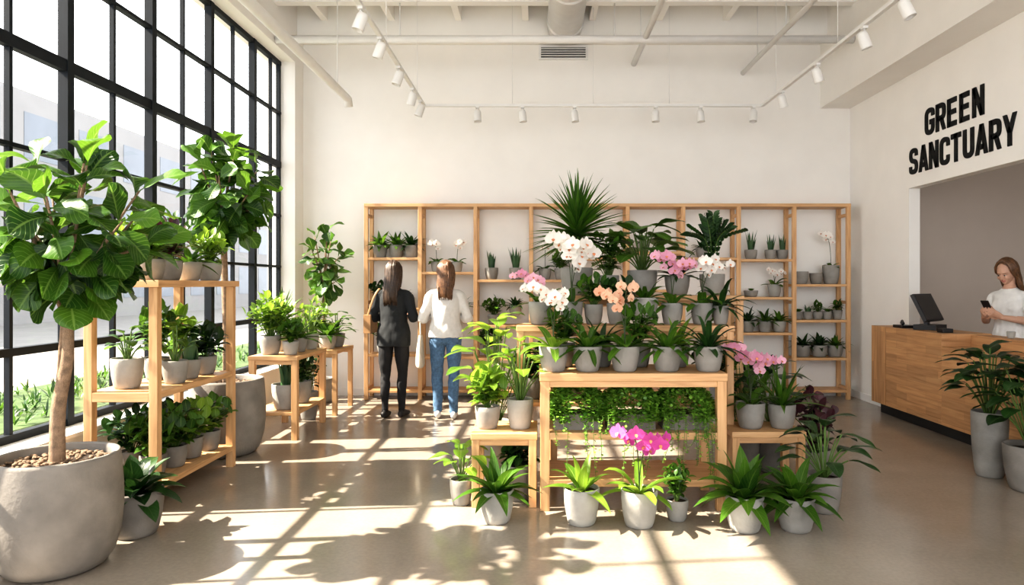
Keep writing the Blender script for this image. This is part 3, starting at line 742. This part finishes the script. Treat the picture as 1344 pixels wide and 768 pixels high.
# ------------------------------------------------------------------ left plants
for x, y, kind, m, H in ((-2.56, 4.52, 'bush', 'L_mid', .2), (-2.6, 4.82, 'bush', 'L_purple', .28), (-2.6, 5.1, 'strap', 'L_mid', .25), (-2.56, 5.34, 'bush', 'L_light', .22), (-2.78, 4.7, 'bush', 'L_light', .32), (-2.79, 5.22, 'bush', 'L_mid', .36)):
    pl('potted_foliage_plant', kind, x, y, 1.476, .09, .14, 'pot' if y < 5 else 'pot3', H=H, R=.13, m=m, n=16, LL=.1 if kind == 'bush' else .22, W=.05)
for x, y, kind, r, h, m, H in ((-2.72, 4.53, 'big', .1, .2, 'L_mid', .2), (-2.52, 4.75, 'big', .085, .16, 'L_mid', .26), (-2.55, 5.0, 'snake', .08, .14, 'L_snake', .2), (-2.55, 5.24, 'bush', .085, .14, 'L_dark', .2), (-2.76, 4.95, 'bush', .085, .16, 'L_mid', .36), (-2.76, 5.25, 'bush', .085, .16, 'L_light', .34)):
    pl('potted_foliage_plant', kind, x, y, .761, r, h, 'pot3' if y < 4.6 else 'pot', H=H, R=.12, m=m, n=12, LL=.13, W=.07)
for x, y, m in ((-2.56, 4.55, 'L_mid'), (-2.55, 4.8, 'L_mid'), (-2.56, 5.05, 'L_light'), (-2.54, 5.28, 'L_mid'), (-2.76, 4.65, 'L_dark'), (-2.77, 5.0, 'L_dark')):
    pl('potted_foliage_plant', 'bush', x, y, .171, .085, .15, 'pot2', H=.26, R=.17, m=m, n=18, LL=.1, W=.065)
pl('potted_foliage_plant', 'strap', -2.33, 3.96, 0, .15, .26, 'pot2', n=30, LL=.28, W=.11, m='L_dark', el=(0, 80), prof='oval')
for x, y, z, r, h, kind, kw in (
    (-2.54, 6.5, .781, .1, .18, 'bush', dict(H=.42, R=.22, m='L_light', n=26, LL=.09, W=.06, k=9)),
    (-2.34, 6.48, .781, .075, .13, 'bush', dict(H=.18, R=.12, m='L_mid')),
    (-2.36, 6.76, .781, .08, .14, 'strap', dict(n=22, LL=.28, m='L_mid')),
    (-2.55, 6.85, .781, .1, .16, 'spiky', dict(tr=.22, LL=.3, n=60, m='L_mid')),
    (-2.34, 7.03, .781, .09, .16, 'big', dict(H=.3, n=14, LL=.18, W=.09, m='L_light')),
    (-2.4, 6.52, .261, .13, .24, 'snake', dict(H=.32, n=14, W=.05)),
    (-2.38, 6.86, .261, .11, .22, 'bush', dict(H=.25, R=.14, m='L_dark')),
    (-2.36, 7.68, .721, .1, .16, 'strap', dict(n=24, LL=.32, W=.07, m='L_mid')),
    (-2.34, 7.95, .721, .1, .16, 'big', dict(H=.26, n=14, LL=.18, W=.09, m='L_mid')),
    (-2.55, 7.8, .721, .09, .16, 'bush', dict(H=.4, R=.18, m='L_light', n=20)),
    (-2.45, 7.32, 0, .1, .3, 'bush', dict(H=.5, R=.16, m='L_dark', n=16))):
    pl('potted_foliage_plant', kind, x, y, z, r, h, R.choice(['pot', 'pot3']), **kw)

def fiddle(name, x, y, r, h, trunkH, c, rad, n_br, leaves, LL, LW, pm='pot2', lean=.05):
    mb = MB(); b = bulgepot(mb, x, y, 0, r, h, pm) if r > .2 else pot(mb, x, y, 0, r, h, pm)
    top = V((x+lean, y, trunkH))
    q = [tuple(b-V((0, 0, .03))), (x+lean*.1, y, h+(trunkH-h)*.3), (x+lean*.9, y+.01, h+(trunkH-h)*.65), tuple(top)]
    sweep(mb, q, [.038, .033, .028, .024] if r > .2 else [.014, .012, .01, .009], 'bark', 12, res=5)
    sweep(mb, [tuple(b-V((0, 0, .03))), (x-.012, y+.02, h+(trunkH-h)*.3), (x+lean-.01, y-.01, trunkH-.05)], [.02, .016, .012] if r > .2 else [.006]*3, 'bark', 8, res=4)
    c = V(c)
    for k in range(n_br):
        f = (k+.5)/n_br; az = k*2.4+.7; zz_ = 1-2*f*.95; rr = math.sqrt(max(0, 1-zz_*zz_)); q = 1 if k % 3 else .55
        e = c+V((math.cos(az)*rr*rad[0]*.7*q, math.sin(az)*rr*rad[1]*.7*q, zz_*rad[2]*.8))
        st = top+V((0, 0, R.uniform(-.12, .1)))
        mid = st.lerp(e, .5)+V((0, 0, .04))
        pts = [V(a) for a in cat([tuple(st), tuple(mid), tuple(e)], 4)]
        sweep(mb, pts, [.012*(1-.6*i/len(pts)) for i in range(len(pts))], 'bark', 6)
        for j in range(leaves):
            t = .38+.62*j/(leaves-1); i = t*(len(pts)-1); i0 = min(len(pts)-2, int(i)); p = pts[i0].lerp(pts[i0+1], i-i0)
            la = az+j*2.4+R.uniform(-.3, .3); out = (p-c); out = out.normalized() if out.length > .01 else V((0, 0, 1))
            el = R.uniform(-50, 35) if j < leaves-2 else R.uniform(20, 70)
            d = sph(la, math.radians(el))*.9+out*.55
            up = V((0, 0, 1))+out*R.uniform(.3, 1.3)+V((R.uniform(-.6, .6), R.uniform(-.9, .3), 0))
            leaf(mb, p, d, LL*R.uniform(.7, 1.12), LW*R.uniform(.8, 1.1), 'L_fid', 'obov', R.uniform(.2, .7), .16, .22, n=10, up=up, tint=R.uniform(-.1, .5) if j < leaves-1 else .75)
    return mb.build(name)
fiddle('fiddle_leaf_fig_tree', -2.46, 3.5, .295, .58, 1.34, (-2.39, 3.5, 1.76), (.54, .44, .45), 20, 9, .235, .17)
fiddle('fiddle_leaf_fig_tree', -2.66, 5.86, .31, .64, 1.95, (-2.66, 5.86, 2.26), (.38, .42, .48), 18, 8, .26, .18, 'pot2', -.03)
fiddle('fiddle_leaf_fig_tree', -2.62, 8.4, .13, .3, 1.4, (-2.62, 8.4, 1.7), (.27, .2, .54), 13, 6, .22, .15, 'pot', 0)
pl('potted_rubber_plant', 'big', 3.42, 5.16, 0, .125, .49, 'pot', H=.55, n=40, LL=.22, W=.125, m='L_dark', sp=.45)
pl('potted_foliage_plant', 'big', 3.47, 4.80, 0, .17, .32, 'pot2', H=.62, n=40, LL=.23, W=.13, m='L_dark', sp=.5)

# ------------------------------------------------------------------ people
def human(name, loc, rz, mt, arms, sleeve='long', headrot=(0, 0), hairlen=.36, hem=.84, loose=.0, curl=.5, legoff=0):
    mb = MB(); X = (1, 0, 0)
    top, pants, shoes, hair = mt['top'], mt['pants'], mt['shoes'], mt['hair']; l = loose
    sec = [(hem, .170+l, .126+l), (.93, .168+l, .120+l), (1.06, .134+l, .098+l), (1.18, .142+l, .104+l), (1.27, .150+l*.6, .100+l*.5), (1.34, .150, .084), (1.385, .105, .066), (1.42, .056, .053), (1.435, .052, .051)]
    sweep(mb, [(0, 0, s[0]) for s in sec], [(s[1], s[2]) for s in sec], top, 28, X, res=4)
    for s in (-1, 1): ellipsoid(mb, (s*.066, .048+l*.6, 1.232), (.072, .060, .075), top)
    ellipsoid(mb, (0, 0, .88), (.155, .11, .1), pants)
    jr = .006 if pants == 'denim' else 0
    for s in (-1, 1):
        ellipsoid(mb, (s*.072, -.045, .87), (.080, .070, .09), pants)
        yo = legoff*s
        lp = [(s*.085, 0, .86), (s*.09, .0+yo*.3, .66), (s*.088, .012+yo*.6, .48), (s*.086, -.012+yo*.9, .34), (s*.084, -.012+yo, .12), (s*.084, -.01+yo, .075)]
        sweep(mb, lp, [.09, .076, .055+jr, .053+jr, .036+jr*2, .036+jr*2], pants, 18, res=4)
        sweep(mb, [(s*.084, -.055+yo, .045), (s*.086, .0+yo, .05), (s*.092, .09+yo, .036), (s*.1, .16+yo, .028)], [(.033, .04), (.037, .046), (.042, .034), (.032, .024)], shoes, 14, X, rnd=True, res=3)
        sweep(mb, [(s*.084, -.012+yo, .12), (s*.084, -.01+yo, .05)], [.032, .036], 'skin' if shoes == 'shoew' else shoes, 12)
    Hm = Matrix.Translation((0, 0, 1.47)) @ Euler((headrot[1], 0, headrot[0])).to_matrix().to_4x4() @ Matrix.Translation((0, 0, -1.47))
    sweep(mb, [(0, -.01, 1.39), (0, 0, 1.45), (0, .005, 1.53)], [.056, .046, .048], 'skin', 16)
    E = lambda c, r, m='skin': ellipsoid(mb, c, r, m, 18, 12, Hm)
    E((0, -.005, 1.59), (.072, .092, .098)); E((0, .026, 1.54), (.055, .062, .066)); E((0, .050, 1.495), (.027, .032, .022))
    E((0, .090, 1.558), (.009, .015, .026)); E((0, .099, 1.545), (.012, .010, .0085))
    E((0, .055, 1.598), (.052, .034, .02))
    for s in (-1, 1):
        E((s*.033, .058, 1.545), (.026, .026, .026)); E((s*.074, -.005, 1.562), (.009, .018, .03))
    E((0, .0815, 1.5175), (.018, .0075, .0042), 'lip'); E((0, .080, 1.511), (.015, .0075, .0048), 'lip')
    segs = []
    for s, key in ((-1, 'L'), (1, 'R')):
        el, wr = V(arms[key][0]), V(arms[key][1]); sh = V((s*.155, -.005, 1.325)); nk = V((s*.075, -.005, 1.365))
        segs.append((sh, el))
        if sleeve == 'long':
            sweep(mb, [nk, sh, sh.lerp(el, .5), el, el.lerp(wr, .5), wr], [.032, .052+l*.25, .048+l*.5, .043+l*.55, .040+l*.6, .031+l*.6], top, 18, (0, 1, 0), rnd=True, res=5)
        else:
            sweep(mb, [nk, sh, sh.lerp(el, .35), sh.lerp(el, .60)], [.032, .050, .050, .052], top, 18, (0, 1, 0), rnd=False, res=5)
            sweep(mb, [sh.lerp(el, .4), el, el.lerp(wr, .35), wr], [.037, .035, .036, .024], 'skin', 16, (0, 1, 0), rnd=True, res=5)
        d = (V(arms[key][2])).normalized(); pn = V(arms[key][3]); pn = (pn-d*pn.dot(d)).normalized(); sd = d.cross(pn)*(-s)
        w0 = wr-d*.02
        sweep(mb, [w0, wr+d*.03, wr+d*.075, wr+d*.088], [(.022, .016), (.034, .015), (.040, .013), (.037, .010)], 'skin', 14, tuple(sd), rnd=True, res=3)
        for i, (off, fl) in enumerate(((.031, .92), (.0105, 1.0), (-.0105, .95), (-.031, .76))):
            p = wr+d*.083+sd*off; pts = [p-d*.02, p]; a = .15
            for seg, q in enumerate((.038, .026, .020)):
                a += curl*(1, 1.1, .8)[seg]; dd = (d*math.cos(a)+pn*math.sin(a)+sd*off*2).normalized(); p = p+dd*q*fl; pts.append(p)
            sweep(mb, pts, [.009, .009, .0085, .008, .007], 'skin', 10, tuple(sd), rnd=True, res=2)
        p = wr+d*.025+sd*.022
        sweep(mb, [p, p+(sd*.8+d*.5+pn*.25)*.034, p+(sd*.8+d*.5+pn*.25)*.034+(d*.9+sd*.25+pn*.45)*.028, p+(sd*.8+d*.5+pn*.25)*.034+(d*.9+sd*.25+pn*.45)*.05], [.012, .011, .0095, .008], 'skin', 10, rnd=True, res=2)
    root = bpy.data.objects.new(name, None); scene.collection.objects.link(root); root.location = loc; root.rotation_euler = (0, 0, rz)
    tmp = mb.build('tmp'); rm = tmp.modifiers.new('r', 'REMESH'); rm.mode = 'VOXEL'; rm.voxel_size = .0045
    sm = tmp.modifiers.new('s', 'SMOOTH'); sm.factor = .5; sm.iterations = 4
    dg = bpy.context.evaluated_depsgraph_get(); me = bpy.data.meshes.new_from_object(tmp.evaluated_get(dg))
    kd = kdtree.KDTree(len(mb.v))
    for i, v in enumerate(mb.v): kd.insert(v, i)
    kd.balance()
    me.materials.clear()
    for m in mb.mats: me.materials.append(M[m])
    nv = len(me.vertices); co = [0.0]*(nv*3); me.vertices.foreach_get('co', co)
    polys = [tuple(p.vertices) for p in me.polygons]
    nb = [[] for _ in range(nv)]
    for e in me.edges: a, b_ = e.vertices; nb[a].append(b_); nb[b_].append(a)
    tor = [i for i in range(nv) if hem+.03 < co[i*3+2] < 1.40 and co[i*3+1] < .16]
    for it in range(14):
        new = {}
        for i in tor:
            n_ = nb[i]; k = len(n_)
            new[i] = [sum(co[j*3+q] for j in n_)/k for q in range(3)]
        for i, c in new.items(): co[i*3:i*3+3] = c
    me.vertices.foreach_set('co', co); me.update()
    no = [0.0]*(nv*3); me.vertex_normals.foreach_get('vector', no)
    iT, iP, iS = mb.mid(top), mb.mid(pants), mb.mid('skin')
    mi = []
    for vs_ in polys:
        c = [0, 0, 0]
        for a in vs_:
            for q in range(3): c[q] += co[a*3+q]
        k = len(vs_); c = V((c[0]/k, c[1]/k, c[2]/k)); m_ = mb.vm[kd.find(c)[1]]
        if m_ == iP and c.z > hem+.004: m_ = iT
        if m_ == iT and c.z < hem-.004 and abs(c.x) < .2: m_ = iP
        if m_ in (iT, iS) and abs(c.x) < .07 and 1.38 < c.z < 1.47: m_ = iS if c.z > 1.418-.25*max(0, c.y) else iT
        elif m_ in (iT, iS) and sleeve == 'short' and c.z < 1.42:
            for a, b_ in segs:
                ab = b_-a; t = (c-a).dot(ab)/ab.length_squared; dist = (c-(a+ab*t)).length
                if a.x*c.x > 0 and dist < .075:
                    if t < .6: m_ = iT
                    elif dist < .058 and abs(c.x) > .165: m_ = iS
        mi.append(m_)
    for i in range(nv):
        x, y, z = co[i*3:i*3+3]
        if .1 < z < 1.34 and not (y > .13 or (sleeve == 'short' and abs(x) > .19)):
            k = noise.noise(V((x*13, y*13, z*8+3)))*(.007+l*.16)+noise.noise(V((x*28, y*28, z*18+9)))*.003
            for q in range(3): co[i*3+q] += no[i*3+q]*k
    me.vertices.foreach_set('co', co)
    me.polygons.foreach_set('material_index', mi); me.polygons.foreach_set('use_smooth', [True]*len(mi)); me.update()
    bpy.data.objects.remove(tmp); me.name = 'body'
    ob = bpy.data.objects.new('body', me); scene.collection.objects.link(ob); ob.parent = root
    eb = MB()
    for s in (-1, 1):
        ellipsoid(eb, (s*.028, .0755, 1.572), (.0125, .0075, .0050), 'eyew', 12, 8, Hm)
        ellipsoid(eb, (s*.028, .0815, 1.5715), (.0055, .0025, .0050), 'eye', 10, 6, Hm)
        sweep(eb, [Hm @ V((s*.015, .0815, 1.5755)), Hm @ V((s*.028, .0845, 1.578)), Hm @ V((s*.042, .0775, 1.5745))], [.0012, .0018, .001], 'eye', 6)
        sweep(eb, [Hm @ V((s*.014, .086, 1.590)), Hm @ V((s*.03, .086, 1.594)), Hm @ V((s*.045, .076, 1.589))], [.0012, .002, .0008], hair, 6)
    eb.build('eyes', root)
    hb = MB(); ellipsoid(hb, (0, -.024, 1.608), (.081, .090, .096), hair, 24, 14, Hm)
    C = V((0, -.014, 1.60))
    for k in range(460):
        side = 1 if k % 2 else -1
        ph = side*math.radians(R.uniform(52, 180)); rr = R.uniform(.99, 1.08)
        pts = []
        part = V((side*.004, .065-R.random()*.11, .1))
        for t in (0, .25, .5, .75, 1):
            th = math.radians(8+88*t)
            e = V((math.sin(ph)*math.sin(th)*.086, math.cos(ph)*math.sin(th)*.098, math.cos(th)*.104))*rr
            pts.append(Hm @ (C+(part*(1-t)**2+e*(1-(1-t)**2)).normalized()*(e.length)))
        last = pts[-1]; Lh = hairlen*R.uniform(.72, 1.05); wv = R.random()*1.5
        for j in range(1, 7):
            t = j/6
            q = V((last.x*(1-.15*t)+math.sin(wv+t*5)*.008, min(last.y, .03)*(1-.2*t)-.045*math.sin(t*1.6)-.012, last.z-Lh*t))
            if q.z < 1.42:
                q.y = min(q.y, -.088-l*.6-(.012*R.random()))
                q.x *= .9
            pts.append(q)
        sweep(hb, pts, [.004]+[.006]*8+[.005, .002], hair, 5, tint=R.random())
    hb.build('hair', root)
    return root

r1 = human('woman_in_dark_jacket', (-1.56, 7.42, 0), math.radians(-6), dict(top='jacket', pants='legging', shoes='shoeb', hair='hair1'),
    dict(L=[(-.235, -.03, 1.09), (-.14, .17, 1.08), (.5, .8, .1), (.3, 0, -1)], R=[(.235, -.03, 1.09), (.14, .17, 1.10), (-.5, .8, .1), (-.3, 0, -1)]), headrot=(.15, -.1), hairlen=.36, hem=.78, loose=.014, curl=.45, legoff=.03)
hb = MB(); box(hb, -.30, -.22, -.11, .12, .92, 1.12, 'tan')
sweep(hb, [(-.26, -.08, 1.11), (-.2, -.07, 1.3), (-.15, -.02, 1.40), (-.18, .06, 1.33), (-.26, .09, 1.11)], [(.012, .004)]*5, 'tan', 8, res=4)
hb.build('shoulder_bag', r1, .012)
r2 = human('woman_in_white_sweater', (-.99, 7.38, 0), math.radians(8), dict(top='sweater', pants='denim', shoes='shoew', hair='hair2'),
    dict(L=[(-.245, -.02, 1.08), (-.13, .18, 1.12), (.5, .8, .2), (.3, 0, -1)], R=[(.245, -.02, 1.08), (.13, .18, 1.12), (-.5, .8, .2), (-.3, 0, -1)]), headrot=(.45, -.1), hairlen=.30, hem=.88, loose=.02, curl=.5, legoff=-.04)
hb = MB()
sweep(hb, [(-.27, .0, .56), (-.27, 0, .60), (-.27, 0, .75), (-.265, 0, .90)], [(.13, .035), (.145, .05), (.145, .04), (.14, .02)], 'tote', 20, (0, 1, 0), res=3)
for y in (-.02, .02): sweep(hb, [(-.265, y-.08, .9), (-.27, y, 1.06), (-.265, y+.08, .9)], [.006]*3, 'tote', 6, res=5)
hb.build('tote_bag', r2)
r3 = human('cashier_woman', (4.5, 6.5, 0), math.radians(112), dict(top='sweater', pants='legging', shoes='shoeb', hair='hair2'),
    dict(L=[(-.215, .02, 1.10), (-.085, .235, 1.14), (.45, .8, .45), (.75, -.1, .75)], R=[(.215, .02, 1.10), (.085, .235, 1.14), (-.45, .8, .45), (-.75, -.1, .75)]), sleeve='short', headrot=(.0, -.42), hairlen=.28, hem=.88, loose=.0, curl=.35)
pb = MB(); box(pb, -.037, .037, -.0045, .0045, -.075, .075, 'plastic'); o = pb.build('smartphone', r3, .003)
o.location = (0, .315, 1.235); o.rotation_euler = (math.radians(-35), 0, 0)

# ------------------------------------------------------------------ light
w = bpy.data.worlds.new('world'); scene.world = w; w.use_nodes = True
bg = w.node_tree.nodes['Background']; bg.inputs[0].default_value = (.94, .965, 1, 1); bg.inputs[1].default_value = 3.5
sd = bpy.data.lights.new('sun', 'SUN'); sd.energy = 23; sd.angle = .012; sd.color = (1, .90, .75)
so = bpy.data.objects.new('sun', sd); scene.collection.objects.link(so)
so.rotation_euler = V((1, .10, -.92)).to_track_quat('-Z', 'Y').to_euler(); so.location = (-12, 3, 12)

cam = bpy.data.cameras.new('camera'); co = bpy.data.objects.new('camera', cam); scene.collection.objects.link(co)
co.location = (0, 0, 1.45); co.rotation_euler = (pi/2, 0, 0); cam.lens = 24; cam.sensor_width = 36
cam.shift_x = -33/1344; cam.shift_y = -11/1344; cam.clip_start = .05; cam.clip_end = 200
scene.camera = co
scene.view_settings.view_transform = 'Standard'
try: scene.view_settings.look = 'Medium High Contrast'
except Exception: pass
scene.view_settings.exposure = 0
